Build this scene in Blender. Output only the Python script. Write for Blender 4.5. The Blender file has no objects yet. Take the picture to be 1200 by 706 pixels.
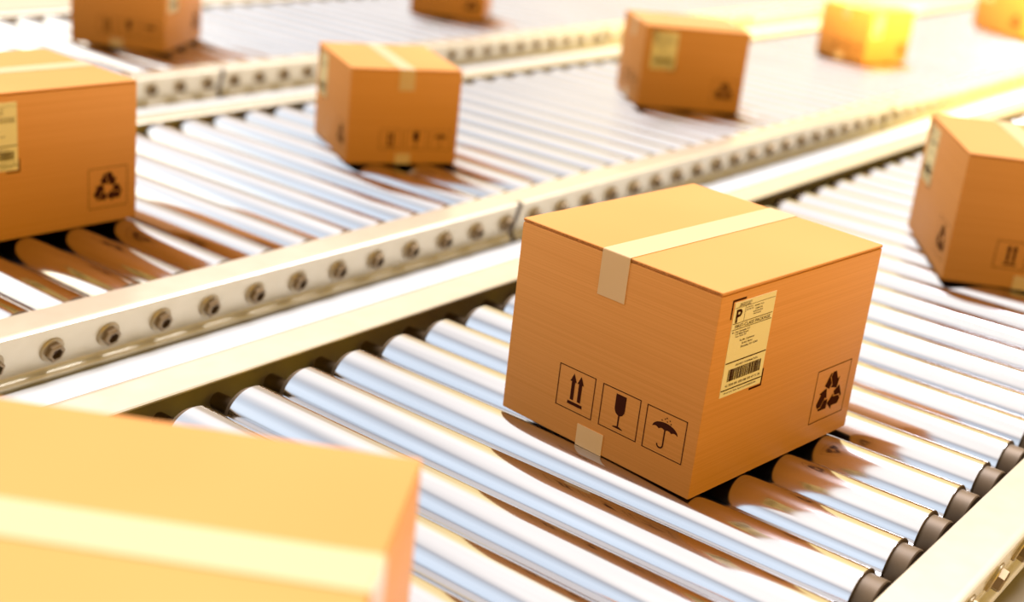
import bpy, bmesh, math, random
from mathutils import Vector, Matrix
random.seed(7)
S = 0.075                      # one roller pitch in metres; everything below is laid out in pitches
scene = bpy.context.scene
col = scene.collection

# ------------------------------------------------------------------ materials
def new_mat(name):
    m = bpy.data.materials.new(name); m.use_nodes = True
    return m, m.node_tree, m.node_tree.nodes['Principled BSDF']

def simple(name, rgb, rough=.5, metal=0., spec=.5):
    m, nt, b = new_mat(name)
    b.inputs['Base Color'].default_value = (*rgb, 1)
    b.inputs['Roughness'].default_value = rough
    b.inputs['Metallic'].default_value = metal
    b.inputs['Specular IOR Level'].default_value = spec
    return m

def streaked(name, c1, c2, scale, rough, metal=0., bump=0., detail=3., spec=.5, noise=1.0):
    """two tones of the same material mixed by a stretched noise (grain, brushing, flutes)"""
    m, nt, b = new_mat(name)
    N = nt.nodes; L = nt.links
    tc = N.new('ShaderNodeTexCoord'); mp = N.new('ShaderNodeMapping')
    mp.inputs['Scale'].default_value = scale
    L.new(tc.outputs['Object'], mp.inputs['Vector'])
    nz = N.new('ShaderNodeTexNoise'); nz.inputs['Scale'].default_value = noise; nz.inputs['Detail'].default_value = detail
    L.new(mp.outputs['Vector'], nz.inputs['Vector'])
    rp = N.new('ShaderNodeValToRGB')
    rp.color_ramp.elements[0].position = .3; rp.color_ramp.elements[0].color = (*c1, 1)
    rp.color_ramp.elements[1].position = .7; rp.color_ramp.elements[1].color = (*c2, 1)
    L.new(nz.outputs['Fac'], rp.inputs['Fac']); L.new(rp.outputs['Color'], b.inputs['Base Color'])
    b.inputs['Roughness'].default_value = rough; b.inputs['Metallic'].default_value = metal
    b.inputs['Specular IOR Level'].default_value = spec
    if bump:
        bp = N.new('ShaderNodeBump'); bp.inputs['Strength'].default_value = bump; bp.inputs['Distance'].default_value = .001
        L.new(nz.outputs['Fac'], bp.inputs['Height']); L.new(bp.outputs['Normal'], b.inputs['Normal'])
    return m

M = {}
M['card'] = streaked('cardboard', (.59, .250, .075), (.65, .285, .092), (3, 3, 900), .5, spec=.06, bump=.03, detail=2)
M['card_edge'] = streaked('cardboard_edge', (.30, .11, .035), (.55, .22, .07), (300, 300, 5), .8, spec=.1)
M['tape'] = simple('tape', (.62, .40, .22), .3)
M['paper'] = simple('label_paper', (.80, .66, .38), .55)
M['ink'] = simple('ink', (.045, .012, .008), .8, spec=.0)
M['steel'] = streaked('polished_steel', (.56, .55, .56), (.64, .63, .64), (3, 60, 60), .12, 1.0, detail=2)
M['rail'] = streaked('cream_rail_metal', (.59, .52, .40), (.63, .56, .44), (30, 30, 30), .27, .45, bump=.02)
M['hub'] = streaked('brown_rubber', (.100, .060, .027), (.135, .082, .038), (40, 40, 40), .5, .3)
M['pan'] = simple('gap_shade_dark', (.05, .028, .018), .6)  # dark brown that puts shade into roller gaps and rail slots
M['bolt'] = simple('bolt_zinc', (.40, .31, .19), .4, .6)
M['hex'] = simple('bolt_bronze', (.24, .165, .09), .35, .8)
M['recess'] = simple('bolt_recess', (.06, .03, .02), .6)
M['cover'] = streaked('white_sheet', (.62, .62, .63), (.66, .66, .67), (2, 2, 2), .45)
M['floor'] = streaked('beige_floor', (.44, .35, .24), (.50, .40, .28), (2, 2, 2), .5)

# ------------------------------------------------------------------ mesh helpers
class MB:
    def __init__(s): s.v = []; s.f = []; s.m = []
    def add(s, verts, faces, mi=0):
        o = len(s.v); s.v += [tuple(v) for v in verts]
        s.f += [tuple(i + o for i in f) for f in faces]; s.m += [mi] * len(faces)
    def box(s, x0, x1, y0, y1, z0, z1, mi=0):
        s.add([(x0,y0,z0),(x1,y0,z0),(x1,y1,z0),(x0,y1,z0),(x0,y0,z1),(x1,y0,z1),(x1,y1,z1),(x0,y1,z1)],
              [(3,2,1,0),(4,5,6,7),(0,1,5,4),(1,2,6,5),(2,3,7,6),(3,0,4,7)], mi)
    def sweep_y(s, prof, y0, y1, mi=0):            # closed profile in (x,z), counter-clockwise seen from -y
        n = len(prof)
        s.add([(x, y0, z) for x, z in prof] + [(x, y1, z) for x, z in prof],
              [(i, (i+1) % n, n + (i+1) % n, n + i) for i in range(n)] + [tuple(range(n))[::-1], tuple(range(n, 2*n))], mi)
    def lathe_x(s, prof, seg, mi=0, cap=True, ang0=0.):   # profile of (x, r)
        o = []
        for x, r in prof:
            for k in range(seg):
                a = ang0 + 2*math.pi*k/seg; o.append((x, r*math.cos(a), r*math.sin(a)))
        f = []
        for i in range(len(prof)-1):
            for k in range(seg):
                k2 = (k+1) % seg
                f.append((i*seg+k, (i+1)*seg+k, (i+1)*seg+k2, i*seg+k2))
        if cap:
            f.append(tuple(range(seg))); f.append(tuple(range((len(prof)-1)*seg, len(prof)*seg))[::-1])
        s.add(o, f, mi)
    def mesh(s, name, mats, smooth=False, recalc=True):
        me = bpy.data.meshes.new(name)
        me.from_pydata([(x*S, y*S, z*S) for x, y, z in s.v], [], s.f)
        for m in mats: me.materials.append(M[m])
        me.polygons.foreach_set('material_index', s.m)
        if recalc:
            bm = bmesh.new(); bm.from_mesh(me); bmesh.ops.recalc_face_normals(bm, faces=bm.faces); bm.to_mesh(me); bm.free()
        if smooth:
            me.polygons.foreach_set('use_smooth', [True]*len(me.polygons))
            try: me.set_sharp_from_angle(angle=math.radians(35))
            except Exception: pass
        me.update()
        return me

def link(name, me, parent=None, loc=(0,0,0), rotz=0.):
    o = bpy.data.objects.new(name, me); col.objects.link(o)
    o.location = [c*S for c in loc]; o.rotation_euler = (0, 0, rotz)
    if parent: o.parent = parent
    return o

def thing(name, label, cat, loc, rotz=0., group=None):
    o = link(name, None, None, loc, rotz); o.empty_display_size = .05
    o['label'] = label; o['category'] = cat
    if group: o['group'] = group
    return o

# ------------------------------------------------------------------ floor
b = MB(); b.box(-75, 45, -40, 150, -1.9, -1.55)
fl = link('floor', b.mesh('floor', ['floor'])); fl['kind'] = 'structure'; fl['label'] = 'pale beige floor under and beside the conveyors'; fl['category'] = 'floor'

# ------------------------------------------------------------------ conveyors
R_ROLL = .455
T = .28                                            # inward lean of a rail's outer face
def arc(cx, cz, r, a0, a1, n):
    return [(cx + r*math.cos(math.radians(a0+(a1-a0)*i/n)), cz + r*math.sin(math.radians(a0+(a1-a0)*i/n))) for i in range(n+1)]

def rail_face_profile(xo, zp):
    """leaning web with a rounded bottom lip; xo = outer edge of the plate, zp its height; outer side is +x"""
    top = zp - .10; bot = zp - .74
    xb = xo - T*.74
    out = [(xo-.05, zp), (xo-.015, zp-.02), (xo - T*.05, zp-.06), (xb+.01, bot+.03)]
    lip = [(xb+.03, bot-.01), (xb+.06, bot-.03), (xb+.09, bot-.06), (xb+.105, bot-.10), (xb+.07, bot-.24)]
    back = [(xb-.10, bot-.24), (xb-.10, bot-.05), (xo-.13, zp-.10), (xo-.13, zp)]
    return (out + lip + back)[::-1]

def bolt_mesh():
    b = MB()
    b.lathe_x([(-.02, .205), (.025, .205), (.04, .195)], 32, 0)                     # washer
    b.lathe_x([(.035, .155), (.125, .155), (.145, .134), (.145, .098), (.06, .096)], 6, 2, cap=False)
    b.lathe_x([(.06, .0965), (.0605, .001)], 6, 1, cap=False)
    return b.mesh('bolt', ['bolt', 'recess', 'hex'])
BOLT = bolt_mesh()

def conveyor(label, x0, z0, y0, y1, phase, gapL, gapR, plateW, joints, bolt_phase, bolt_z, bolt_rng, floor_z=-1.55):
    W = 8.08
    root = thing('roller_conveyor', label, 'conveyor', (x0, (y0+y1)/2, floor_z), group='parallel roller conveyors')
    yc = (y0+y1)/2
    dz = z0 - floor_z                               # local z of the roller tops
    zp = dz + .05
    A, B = y0 - yc, y1 - yc
    # right rail: plate + web in sections, so the joints show as dark slots
    xi, xo = W + gapR, W + gapR + plateW
    b = MB()
    b.sweep_y([(xi, zp-.16), (xi+.05, zp-.16), (xi+.05, zp-.055), (xo-.13, zp-.055), (xo-.13, zp), (xi+.02, zp), (xi, zp-.02)], A, B)
    cuts = [A] + [j - yc for j in joints if y0 < j < y1] + [B]
    for a, c in zip(cuts[:-1], cuts[1:]):
        b.sweep_y(rail_face_profile(xo, zp), a + (.085 if a != A else 0), c - (.085 if c != B else 0))
    right = link('side_rail', b.mesh('side_rail', ['rail'], smooth=True), root)
    # dark strips filling the open joints, standing in for the shade in the slots
    for j in joints:
        if y0 + 1 < j < y1 - 1:
            b = MB(); b.sweep_y([(x-.018, z-.012) for x, z in rail_face_profile(xo, zp)], j-yc-.087, j-yc+.087)
            link('slot_shade', b.mesh('slot_shade', ['pan']), right)
    # left rail, the mirror image
    b = MB()
    xi2, xo2 = -gapL, -gapL - plateW
    b.sweep_y([(xo2+.13, zp-.055), (xi2-.01, zp-.055), (xi2, zp-.045), (xi2, zp-.02), (xi2-.02, zp), (xo2+.13, zp)], A, B)
    b.sweep_y([(xo2 + (xo - x), z) for x, z in rail_face_profile(xo, zp)], A, B)
    left = link('side_rail', b.mesh('side_rail', ['rail'], smooth=True), root)
    # added dark pan, shade for the gaps between rollers, and the base it stands on
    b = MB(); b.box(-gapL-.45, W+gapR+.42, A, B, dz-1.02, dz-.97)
    link('gap_shade_pan', b.mesh('gap_shade_pan', ['pan']), root)
    b = MB(); b.box(-.2, W+.2, A+.5, B-.5, 0.0, dz-1.02)
    link('base_frame', b.mesh('base_frame', ['pan']), root)
    # rollers: a steel tube with a brown hub at each end
    e = .008
    t = MB(); t.lathe_x([(e, R_ROLL), (W-e, R_ROLL)], 48, cap=False)
    t.lathe_x([(e, R_ROLL), (0, R_ROLL-e), (0, R_ROLL-.05)], 48, 1, cap=False); t.lathe_x([(W-e, R_ROLL), (W, R_ROLL-e), (W, R_ROLL-.05)], 48, 1, cap=False)
    tube = t.mesh('roller', ['steel', 'hub'], smooth=True)
    def hubm(sgn, g):
        h = MB()
        l = .22 if sgn > 0 else .10
        h.lathe_x([(0, R_ROLL-.055), (l*sgn, R_ROLL-.055), ((l+.015)*sgn, R_ROLL-.07), ((l+.015)*sgn, .12), (min(g+.3, .75)*sgn, .12)], 36)
        return h.mesh('hub', ['hub'], smooth=True)
    hl, hr = hubm(-1, gapL), hubm(1, gapR)
    n0 = math.ceil(y0 - phase + .2); n1 = math.floor(y1 - phase - .2)
    proto = None
    for k in range(n0, n1+1):
        y = phase + k - yc
        if proto is None:
            r = link('roller', tube, root, (0, y, dz-R_ROLL))
            ha = link('hub', hl, r); hb = link('hub', hr, r, (W, 0, 0)); proto = (r, ha, hb)
        else:
            r = proto[0].copy(); col.objects.link(r); r.location = (0, y*S, (dz-R_ROLL)*S)
            for h in proto[1:]:
                c = h.copy(); col.objects.link(c); c.parent = r
        r.rotation_euler = (random.uniform(0, 6.28), 0, 0)
    # bolts along the right rail
    first = None
    ang = -math.atan(T)
    for k in range(bolt_rng[0], bolt_rng[1]):
        y = bolt_phase + k - yc
        bx = xo - T*(zp - (dz+bolt_z)); 
        if first is None:
            o = link('bolt', BOLT, right, (bx, y, dz+bolt_z)); first = o
        else:
            o = first.copy(); col.objects.link(o); o.location = (bx*S, y*S, (dz+bolt_z)*S)
        o.rotation_mode = 'ZYX'
        o.rotation_euler = (random.uniform(-.12, .12) + .26, math.atan(T), 0)
    return root

conveyor('nearest roller conveyor, carrying the sharp box with the white address label', 0., 0., -7.5, 38.5, 0., .39, .34, .75,
         [], .62, -.30, (0, 9))
conveyor('middle roller conveyor, between the nearest line and the farthest one', -12.56, -.2, -5., 74.5, .43, .14, .16, .74,
         [-8.2, 11.78, 31.80, 51.8, 71.8], .43, -.35, (-3, 55))
conveyor('farthest roller conveyor, crossing the top left of the view', -26.58, -.48, 6., 62., .28, .2, .2, .75,
         [15.78, 35.78, 55.78], .28, -.33, (11, 49))

# ------------------------------------------------------------------ white covers in the gaps between the lines
def gap_cover(label, x0, x1, z, y0, y1):
    root = thing('gap_cover', label, 'cover panel', ((x0+x1)/2, (y0+y1)/2, -1.55), group='white covers between the conveyors')
    w, l, dz = (x1-x0)/2, (y1-y0)/2, z+1.55
    b = MB(); b.sweep_y([(-w, dz-.08), (w, dz-.08), (w, dz-.02), (w-.02, dz), (-w+.02, dz), (-w, dz-.02)], -l, l)
    link('top_sheet', b.mesh('top_sheet', ['cover']), root)
    for sg in (-1, 1):
        b = MB(); b.box(sg*(w-.35)-.05, sg*(w-.35)+.05, -l, l, 0, dz-.08)
        link('support_strip', b.mesh('support_strip', ['cover']), root)
gap_cover('flat white cover between the nearest and the middle conveyor', -3.62, -1.02, -1.02, -7.5, 50)
gap_cover('flat white cover between the middle and the farthest conveyor', -17.60, -13.32, -1.28, -2, 70)
gap_cover('flat white cover beyond the farthest conveyor, cut by the top left corner', -32, -27.66, -1.40, 2, 60)

# ------------------------------------------------------------------ cardboard boxes
W0, D0, H0 = 3.2, 3.71, 2.72
def flat(mb, pts, mi=0):                         # polygon in the print plane (u, v)
    mb.add([(u, v, 0) for u, v in pts], [tuple(range(len(pts)))], mi)
def frame(mb, u0, u1, v0, v1, t):
    flat(mb, [(u0,v0),(u1,v0),(u1,v0+t),(u0,v0+t)]); flat(mb, [(u0,v1-t),(u1,v1-t),(u1,v1),(u0,v1)])
    flat(mb, [(u0,v0+t),(u0+t,v0+t),(u0+t,v1-t),(u0,v1-t)]); flat(mb, [(u1-t,v0+t),(u1,v0+t),(u1,v1-t),(u1-t,v1-t)])
def disc(mb, u, v, r, n=10):
    flat(mb, [(u+r*math.cos(2*math.pi*k/n), v+r*math.sin(2*math.pi*k/n)) for k in range(n)])

def m_arrows():
    b = MB(); frame(b, .93, 1.553, .42, 1.012, .013)
    for c in (1.19, 1.312):
        flat(b, [(c-.028,.575),(c+.028,.575),(c+.028,.835),(c-.028,.835)])
        flat(b, [(c-.054,.828),(c+.054,.828),(c,.945)])
    flat(b, [(1.125,.505),(1.375,.505),(1.375,.55),(1.125,.55)])
    return b
def m_glass():
    b = MB(); frame(b, 1.672, 2.298, .42, 1.003, .013)
    c = 1.985
    bowl = [(c-.083,.945),(c-.083,.80)] + [(c-.083*math.cos(a), .76-.10*math.sin(a)) for a in [math.pi*k/14 for k in range(15)]] + [(c+.083,.80),(c+.083,.945)]
    flat(b, bowl)
    flat(b, [(c-.011,.50),(c+.011,.50),(c+.011,.67),(c-.011,.67)])
    flat(b, [(c-.085,.482),(c+.085,.482),(c+.075,.497),(c+.02,.512),(c-.02,.512),(c-.075,.497)])
    return b
def m_umbrella():
    b = MB(); frame(b, 2.395, 3.022, .413, .998, .013)
    c = 2.708
    top = [(c+.197*math.cos(math.pi*k/20), .748+.108*math.sin(math.pi*k/20)) for k in range(21)]
    low = []
    for i in range(4):
        x0 = c-.197+.0985*i
        low += [(x0+.0985*j/5, .748+.022*math.sin(math.pi*j/5)) for j in range(5)]
    flat(b, top + low)
    w = .010
    flat(b, [(c-w,.55),(c+w,.55),(c+w,.79),(c-w,.79)])
    hk = [(c-.045+(.045+w)*math.cos(a), .55+(.045+w)*math.sin(a)) for a in [-math.pi*k/12 for k in range(13)]]
    hk += [(c-.045+(.045-w)*math.cos(a), .55+(.045-w)*math.sin(a)) for a in [-math.pi*(12-k)/12 for k in range(13)]]
    flat(b, hk)
    for u, v in ((2.645,.875),(2.69,.905),(2.725,.88),(2.715,.925),(2.765,.905),(2.785,.868)): disc(b, u, v, .010, 8)
    return b
def m_recycle():
    b = MB(); frame(b, 2.627, 3.495, .31, 1.102, .013)
    leg = [(-.50,.415),(-.14,.207),(-.015,.42),(-.185,.715),(-.10,.90),(-.21,.895)]
    head = [(-.13,.73),(-.035,.925),(.19,.925),(.395,.545),(.53,.62),(.42,.13),(-.06,.265),(.06,.345)]
    for k in range(3):
        a = -2*math.pi/3*k; c, s = math.cos(a), math.sin(a)
        for poly in (leg, head):
            flat(b, [(3.062+.36*(x*c-y*s), .685+.345*(x*s+y*c)) for x, y in poly])
    return b
def m_bracket():
    b = MB(); t = .028
    flat(b, [(.240,2.34),(.240+t,2.34),(.240+t,2.589-t),(.52,2.589-t),(.52,2.589),(.240,2.589)])
    flat(b, [(1.21,1.50),(1.21-t,1.50),(1.21-t,1.258+t),(.936,1.258+t),(.936,1.258),(1.21,1.258)])
    return b
def m_label():
    b = MB(); u0, u1, v0, v1, t = .293, 1.168, 1.307, 2.545, .006
    b.box(u0, u1, v0, v1, -.002, t)
    return b

def text_pts(s, size, bold=0.):
    cu = bpy.data.curves.new('t', 'FONT'); cu.body = s; cu.size = size; cu.offset = bold; cu.resolution_u = 3
    o = bpy.data.objects.new('t', cu); col.objects.link(o)
    dg = bpy.context.evaluated_depsgraph_get(); dg.update()
    me = bpy.data.meshes.new_from_object(o.evaluated_get(dg), depsgraph=dg)
    vs = [tuple(v.co) for v in me.vertices]; fs = [tuple(p.vertices) for p in me.polygons]
    bpy.data.objects.remove(o); bpy.data.curves.remove(cu); bpy.data.meshes.remove(me)
    return vs, fs
def put_text(mb, s, u0, u1, v, hgt, bold=0.):
    """one line of lettering fitted between u0 and u1, baseline v, cap height hgt"""
    vs, fs = text_pts(s, 1., bold)
    xs = [p[0] for p in vs]; ys = [p[1] for p in vs]
    kx = (u1-u0)/(max(xs)-min(xs)); ky = hgt/.72
    mb.add([(u0+(x-min(xs))*kx, v+y*ky, 0) for x, y, z in vs], fs)
def m_lettering():
    b = MB()
    put_text(b, 'P', .345, .470, 2.288, .165, .03)
    for u0,u1,v0,v1 in ((.31,1.15,2.266,2.274),(.31,1.15,2.186,2.194),(.30,1.16,1.750,1.766),(.30,1.16,1.388,1.404),
                        (.525,.531,2.274,2.474),(.31,.65,2.470,2.476),(.65,1.15,2.470,2.475)):
        flat(b, [(u0,v0),(u1,v0),(u1,v1),(u0,v1)])
    put_text(b, 'FIRST-CLASS PACKAGE', .365, 1.11, 2.207, .044, .012)
    put_text(b, 'ELECTRONIC RATE', .40, .64, 2.505, .020, .01)
    put_text(b, 'APPROVED', .38, .62, 2.482, .018, .01)
    put_text(b, 'US POSTAGE', .55, .68, 2.435, .016, .01); put_text(b, 'AND FEES PAID', .55, .70, 2.405, .016, .01)
    put_text(b, 'PERMIT NO.', .72, .92, 2.425, .018, .01); put_text(b, 'COMMERCIAL', .74, .90, 2.385, .018, .01)
    put_text(b, 'BASE PRICING', .71, .91, 2.352, .018, .01); put_text(b, 'FIRST-CLASS', .72, .88, 2.320, .018, .01)
    put_text(b, 'Mr. Your Company, LLC', .325, .70, 2.145, .024, .012)
    put_text(b, '123 Main Street', .40, .68, 2.112, .022, .012)
    put_text(b, 'New York, NY', .41, .64, 2.080, .022, .012)
    put_text(b, 'To: Mr. Customer', .51, .83, 2.012, .026, .014)
    put_text(b, 'Street Name', .57, .80, 1.968, .026, .014)
    put_text(b, 'Granville, NY 12345', .56, .92, 1.922, .026, .014)
    put_text(b, 'DELIVERY CONFIRMATION', .52, .99, 1.688, .024, .014)
    put_text(b, '42 7830 001 028 0M 550 47 71 78', .37, 1.11, 1.435, .030, .014)
    put_text(b, 'Electronic Rate Approved 038555749', .37, 1.05, 1.345, .020, .012)
    return b
def m_barcode():
    b = MB(); rnd = random.Random(3); u = .392
    while u < 1.085:
        w = rnd.choice((.006, .006, .010, .016, .020)); w = min(w, 1.089-u)
        flat(b, [(u,1.502),(u+w,1.502),(u+w,1.662),(u,1.662)])
        u += w + rnd.choice((.004, .006, .006, .012))
    return b

PRINTS = {'arrows': m_arrows().mesh('arrows_symbol', ['ink'], recalc=False), 'glass': m_glass().mesh('glass_symbol', ['ink'], recalc=False),
          'umbrella': m_umbrella().mesh('umbrella_symbol', ['ink'], recalc=False), 'recycle': m_recycle().mesh('recycling_symbol', ['ink'], recalc=False),
          'bracket': m_bracket().mesh('corner_brackets', ['ink'], recalc=False), 'label': m_label().mesh('shipping_label', ['paper']),
          'letter': m_lettering().mesh('lettering', ['ink'], recalc=False), 'barcode': m_barcode().mesh('barcode', ['ink'], recalc=False)}

def bevel_mesh(mb, name, mats, r, seg=2, only=None):
    me = mb.mesh(name, mats)
    bm = bmesh.new(); bm.from_mesh(me)
    es = [e for e in bm.edges if only is None or only(e)]
    bmesh.ops.bevel(bm, geom=es, offset=r*S, segments=seg, profile=.5, affect='EDGES', clamp_overlap=True)
    bm.to_mesh(me); bm.free()
    me.polygons.foreach_set('use_smooth', [True]*len(me.polygons))
    try: me.set_sharp_from_angle(angle=math.radians(40))
    except Exception: pass
    return me

def cardboard_box(label, cx, cy, z, deg, dims, faces='front', side=True):
    w, d, h = dims
    kx, ky, kz = w/W0, d/D0, h/H0
    root = thing('cardboard_box', label, 'box', (cx, cy, z), math.radians(deg), 'cardboard boxes on the conveyors')
    t = .042*kz
    # body: four walls and a bottom
    b = MB(); b.box(-w/2, w/2, -d/2, d/2, .006, h-t-.006)
    link('body', bevel_mesh(b, 'body', ['card'], .022), root)
    # two top flaps hinged on the long sides, meeting under the tape; their cut edges show at the ends
    for sg in (-1, 1):
        b = MB()
        x0, x1 = (-w/2, -.008) if sg < 0 else (.008, w/2)
        b.box(x0, x1, -d/2+.004, d/2-.004, h-t, h)
        me = bevel_mesh(b, 'top_flap', ['card', 'card_edge'], .010, 1)
        for p in me.polygons:
            if abs(p.normal.y) > .9: p.material_index = 1
        link('top_flap', me, root)
    # packing tape along the top seam, folded down over both ends, and a strip round the bottom
    tw, q, th = .22*kx, .009, .60*kz
    b = MB()
    n = 8
    prof = [(-d/2-q, h-th), (-d/2-q, h-.02)] + [(-d/2-q+.02-.02*math.cos(math.pi/2*i/4), h+q-.02+.02*math.sin(math.pi/2*i/4)) for i in range(1, 5)]
    prof += [(-y, zz) for y, zz in prof[::-1]]
    inner = [(y*(1-.0), zz) for y, zz in prof]
    vs = [(-tw, y, zz) for y, zz in prof] + [(tw, y, zz) for y, zz in prof]; m = len(prof)
    ins = [(-tw, (-d/2 if y < 0 else d/2) if zz < h else max(min(y, d/2), -d/2), min(zz, h)) for y, zz in prof] + [(tw, (-d/2 if y < 0 else d/2) if zz < h else max(min(y, d/2), -d/2), min(zz, h)) for y, zz in prof]
    b.add(vs + ins, [(i, m+i, m+i+1, i+1) for i in range(m-1)] +
          [(2*m+i, 2*m+i+1, 3*m+i+1, 3*m+i) for i in range(m-1)] +
          [(i, i+1, 2*m+i+1, 2*m+i) for i in range(m-1)] + [(m+i+1, m+i, 3*m+i, 3*m+i+1) for i in range(m-1)] +
          [(0, 2*m, 3*m, m), (m-1, 2*m-1, 4*m-1, 3*m-1)])
    link('packing_tape', b.mesh('packing_tape', ['tape']), root)
    b = MB()
    bh = .30*kz
    off = -.03*kx
    o_, i_ = d/2+q, d/2
    pr = [(-o_, bh), (-o_, .002), (o_, .002), (o_, bh), (i_, bh), (i_, .006), (-i_, .006), (-i_, bh)]
    b.add([(off-tw, y, zz) for y, zz in pr] + [(off+tw, y, zz) for y, zz in pr],
          [(i, (i+1) % 8, 8+(i+1) % 8, 8+i) for i in range(8)] + [(0,1,6,7),(1,2,5,6),(2,3,4,5),(15,14,9,8),(14,13,10,9),(13,12,11,10)])
    link('bottom_tape', b.mesh('bottom_tape', ['tape']), root)
    # prints on the end wall and the label on the side wall
    def plate(name, key, face, par=None, lift=.003):
        o = link(name, PRINTS[key], par or root)
        if face == 'front': m = Matrix(((1,0,0,-w/2),(0,0,-1,-d/2-lift),(0,1,0,0),(0,0,0,1))); k = (kx, kz, 1)
        elif face == 'back': m = Matrix(((-1,0,0,w/2),(0,0,1,d/2+lift),(0,1,0,0),(0,0,0,1))); k = (kx, kz, 1)
        else: m = Matrix(((0,0,1,w/2+lift),(1,0,0,-d/2),(0,1,0,0),(0,0,0,1))); k = (ky, kz, 1)
        loc = m.to_translation()*S
        o.location = loc; o.rotation_euler = m.to_3x3().to_euler(); o.scale = k
        return o
    if faces:
        plate('arrows_symbol', 'arrows', faces); plate('glass_symbol', 'glass', faces); plate('umbrella_symbol', 'umbrella', faces)
    if side:
        plate('corner_brackets', 'bracket', 'right'); plate('recycling_symbol', 'recycle', 'right')
        lb = plate('shipping_label', 'label', 'right', lift=.002); lb['label'] = 'pale paper address label'
        for nm, key in (('lettering', 'letter'), ('barcode', 'barcode')):
            o = link(nm, PRINTS[key], lb); o.location = (0, 0, .0085*S)
    return root

BOXES = [
 ('cardboard box in sharp focus on the nearest conveyor, address label on its right side', 4.4045, 4.864, 0., -6.344, (3.202, 3.712, 2.721), 'front', True),
 ('blurred cardboard box at the right edge, turned corner-on behind the sharp box', 4.909, 16.838, 0., 212.15, (3.053, 3.637, 2.528), 'back', True),
 ('large out-of-focus cardboard box at bottom left, seen from above', 5.65, -5.70, 0., -58.6, (3.43, 3.97, 2.905), 'back', False),
 ('cardboard box at the left edge, black recycling mark facing the middle conveyor\'s bolts', -8.788, 3.022, -.2, -2.43, (2.962, 3.475, 2.58), None, True),
 ('cardboard box at centre top of the middle conveyor with three symbols facing front', -8.424, 12.711, -.2, 239.21, (2.595, 2.894, 2.163), 'back', True),
 ('cardboard box on the middle conveyor behind the sharp box, address label facing front', -7.783, 25.055, -.2, -43.93, (2.688, 3.146, 2.374), 'front', True),
 ('small yellow-lit cardboard box at top right showing two equal sides', -8.452, 40.189, -.2, -14.09, (2.321, 2.669, 1.998), 'front', True),
 ('faint cardboard box cut by the top right corner', -7.55, 57.33, -.2, -123.34, (3.2, 3.71, 2.72), None, True),
 ('cardboard box at top left on the farthest conveyor, pale bottom tape in front', -22.276, 16.41, -.48, 30.51, (2.95, 3.211, 2.429), 'front', True),
 ('cardboard box cut by the top edge on the farthest conveyor, only its lower part showing', -22.508, 31.958, -.48, -58.45, (2.379, 2.952, 2.095), None, True),
]
for a in BOXES: cardboard_box(*a)

# ------------------------------------------------------------------ light
wd = bpy.data.worlds.new('World'); scene.world = wd; wd.use_nodes = True
nt = wd.node_tree; N = nt.nodes; L = nt.links; N.clear()
tc = N.new('ShaderNodeTexCoord')
sep = N.new('ShaderNodeSeparateXYZ'); L.new(tc.outputs['Generated'], sep.inputs[0])
def ramp(inp, stops):
    r = N.new('ShaderNodeValToRGB'); e = r.color_ramp.elements
    e[0].position, e[0].color = stops[0][0], (*stops[0][1], 1)
    e[1].position, e[1].color = stops[-1][0], (*stops[-1][1], 1)
    for p, c in stops[1:-1]:
        n = e.new(p); n.color = (*c, 1)
    L.new(inp, r.inputs['Fac']); return r
# hand-shaped sky bands, no real sources: cool to the front (behind the camera), broad soft white overhead, warm glow to the back, pale to the left
FRONT = [(0., (.06,.04,.03)), (.24, (.07,.05,.04)), (.32, (.50,.55,.62)), (.40, (1.15,1.33,1.55)), (.60, (1.25,1.42,1.62)), (.72, (1.0,1.12,1.28)), (.79, (.72,.73,.78)), (.825, (1.35,1.28,1.25)), (.88, (1.8,1.7,1.62)), (1., (1.9,1.8,1.7))]
BACK = [(0., (.20,.10,.03)), (.06, (.35,.19,.06)), (.10, (1.6,1.15,.48)), (.56, (1.75,1.36,.62)), (.68, (1.75,1.62,1.5)), (.86, (1.75,1.66,1.6)), (1., (1.8,1.7,1.62))]
BACKLEFT = [(0., (.20,.11,.05)), (.07, (.30,.18,.08)), (.12, (.95,.74,.54)), (.40, (1.1,.90,.70)), (.50, (1.75,1.62,1.54)), (.86, (1.9,1.8,1.7)), (1., (1.9,1.8,1.7))]
LEFT = [(0., (1.5,1.2,.6)), (.15, (5.8,4.8,2.5)), (.45, (5.8,4.8,2.5)), (.58, (3.5,3.1,2.2)), (.72, (0,0,0)), (1., (0,0,0))]
RIGHT = [(0., (1.4,.70,.08)), (.10, (3.4,2.12,.05)), (.45, (3.2,2.02,.05)), (.75, (0,0,0)), (1., (0,0,0))]
def ranged(inp, lo, hi):
    m = N.new('ShaderNodeMapRange'); m.interpolation_type = 'SMOOTHSTEP'
    m.inputs['From Min'].default_value = lo; m.inputs['From Max'].default_value = hi
    L.new(inp, m.inputs['Value']); return m.outputs[0]
def mixc(kind, f, a, b):
    x = N.new('ShaderNodeMix'); x.data_type = 'RGBA'; x.blend_type = kind; x.clamp_result = False
    L.new(f, x.inputs['Factor']); L.new(a, x.inputs[6]); L.new(b, x.inputs[7]); return x.outputs[2]
Z_ = sep.outputs['Z']
cur = mixc('MIX', ranged(sep.outputs['Y'], -.30, .45), ramp(Z_, FRONT).outputs['Color'], mixc('MIX', ranged(sep.outputs['X'], -.66, -.46), ramp(Z_, BACKLEFT).outputs['Color'], ramp(Z_, BACK).outputs['Color']))
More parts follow.
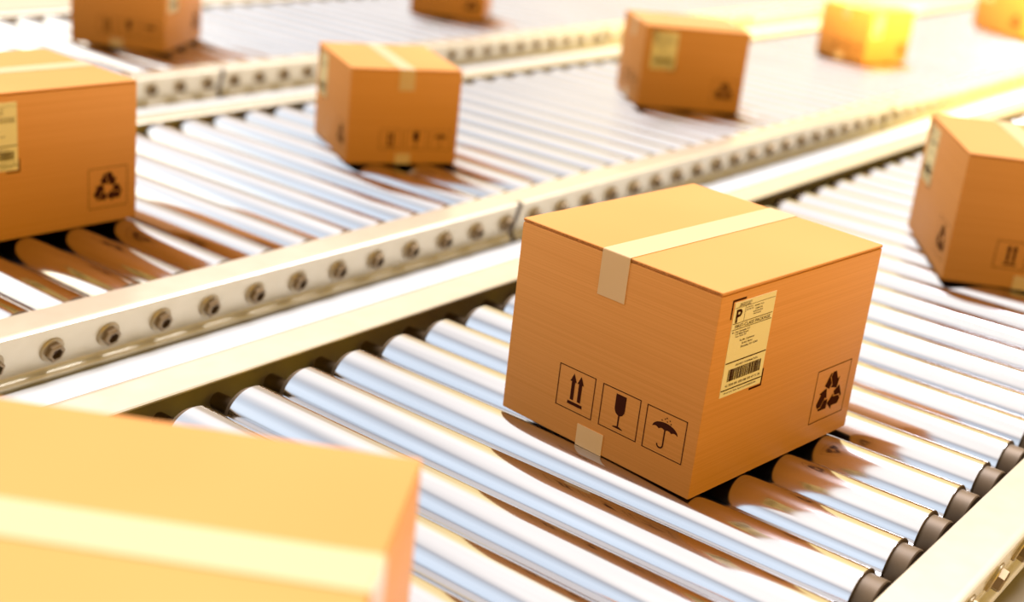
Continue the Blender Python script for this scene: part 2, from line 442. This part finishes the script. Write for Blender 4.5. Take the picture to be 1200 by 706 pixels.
# right half of the sky dimmed by hand so box fronts and sides stay darker
dim = N.new('ShaderNodeMix'); dim.data_type = 'RGBA'; L.new(ranged(sep.outputs['X'], .25, -.30), dim.inputs['Factor'])
dim.inputs[6].default_value = (.29, .25, .16, 1); dim.inputs[7].default_value = (1, 1, 1, 1)
one = N.new('ShaderNodeVectorMath'); one.operation = 'MULTIPLY'; L.new(cur, one.inputs[0]); L.new(dim.outputs[2], one.inputs[1])
cur = one.outputs[0]
def times(a, b_):
    m = N.new('ShaderNodeMath'); m.operation = 'MULTIPLY'; L.new(a, m.inputs[0]); L.new(b_, m.inputs[1]); return m.outputs[0]
cur = mixc('ADD', times(ranged(sep.outputs['X'], -.66, -.90), ranged(sep.outputs['Y'], .15, -.15)), cur, ramp(Z_, LEFT).outputs['Color'])
cur = mixc('ADD', times(ranged(sep.outputs['X'], .30, .85), ranged(sep.outputs['Y'], .35, -.15)), cur, ramp(Z_, RIGHT).outputs['Color'])
bg = N.new('ShaderNodeBackground'); out = N.new('ShaderNodeOutputWorld')
L.new(cur, bg.inputs['Color']); bg.inputs['Strength'].default_value = 1.0; L.new(bg.outputs[0], out.inputs[0])

sl = bpy.data.lights.new('sun', 'SUN'); sl.energy = 5.5; sl.angle = math.radians(30); sl.color = (.97, .98, 1.06)
so = bpy.data.objects.new('sun', sl); col.objects.link(so)
so.rotation_euler = Vector((.02, -.52, -.85)).to_track_quat('-Z', 'Y').to_euler()
wl = bpy.data.lights.new('flare_fill_spot', 'SPOT'); wl.energy = 1900; wl.color = (1., .76, .24); wl.shadow_soft_size = .5  # added spot for the flare's yellow on the far boxes, no lamp hangs there
wl.spot_size = math.radians(70); wl.spot_blend = 1.
wo = bpy.data.objects.new('flare_fill_spot', wl); col.objects.link(wo)
wo.location = Vector((4, 31, 24))*S
wo.rotation_euler = (Vector((-7, 49, 0)) - Vector((4, 31, 24))).to_track_quat('-Z', 'Y').to_euler()

# ------------------------------------------------------------------ camera
F, yaw, pit, rol = 1582.927, .6187443, .3542395, .1130761
cd = bpy.data.cameras.new('camera'); cam = bpy.data.objects.new('camera', cd); col.objects.link(cam)
cy_, sy_ = math.cos(yaw), math.sin(yaw)
fwd = Vector((-sy_*math.cos(pit), cy_*math.cos(pit), -math.sin(pit)))
rt = Vector((cy_, sy_, 0)); up = rt.cross(fwd)
r2 = math.cos(rol)*rt + math.sin(rol)*up; u2 = -math.sin(rol)*rt + math.cos(rol)*up
mat = Matrix((r2, u2, -fwd)).transposed().to_4x4()
CAM = Vector((12.383868, -10.578396, 7.796206))
mat.translation = CAM*S
cam.matrix_world = mat
cd.sensor_width = 36; cd.lens = F/1200*36
cd.clip_start = .05; cd.clip_end = 60
cd.dof.use_dof = True
cd.dof.focus_distance = ((Vector((4.6, 3.1, 1.4))-CAM).dot(fwd))*S
cd.dof.aperture_fstop = cd.lens*.001/(.21*S)
scene.camera = cam

vs = scene.view_settings
vs.view_transform = 'Standard'; vs.look = 'None'; vs.exposure = 0.; vs.gamma = 1.; vs.use_curve_mapping = False
scene.cycles.use_denoising = True
scene.cycles.max_bounces = 8
scene.cycles.caustics_reflective = False
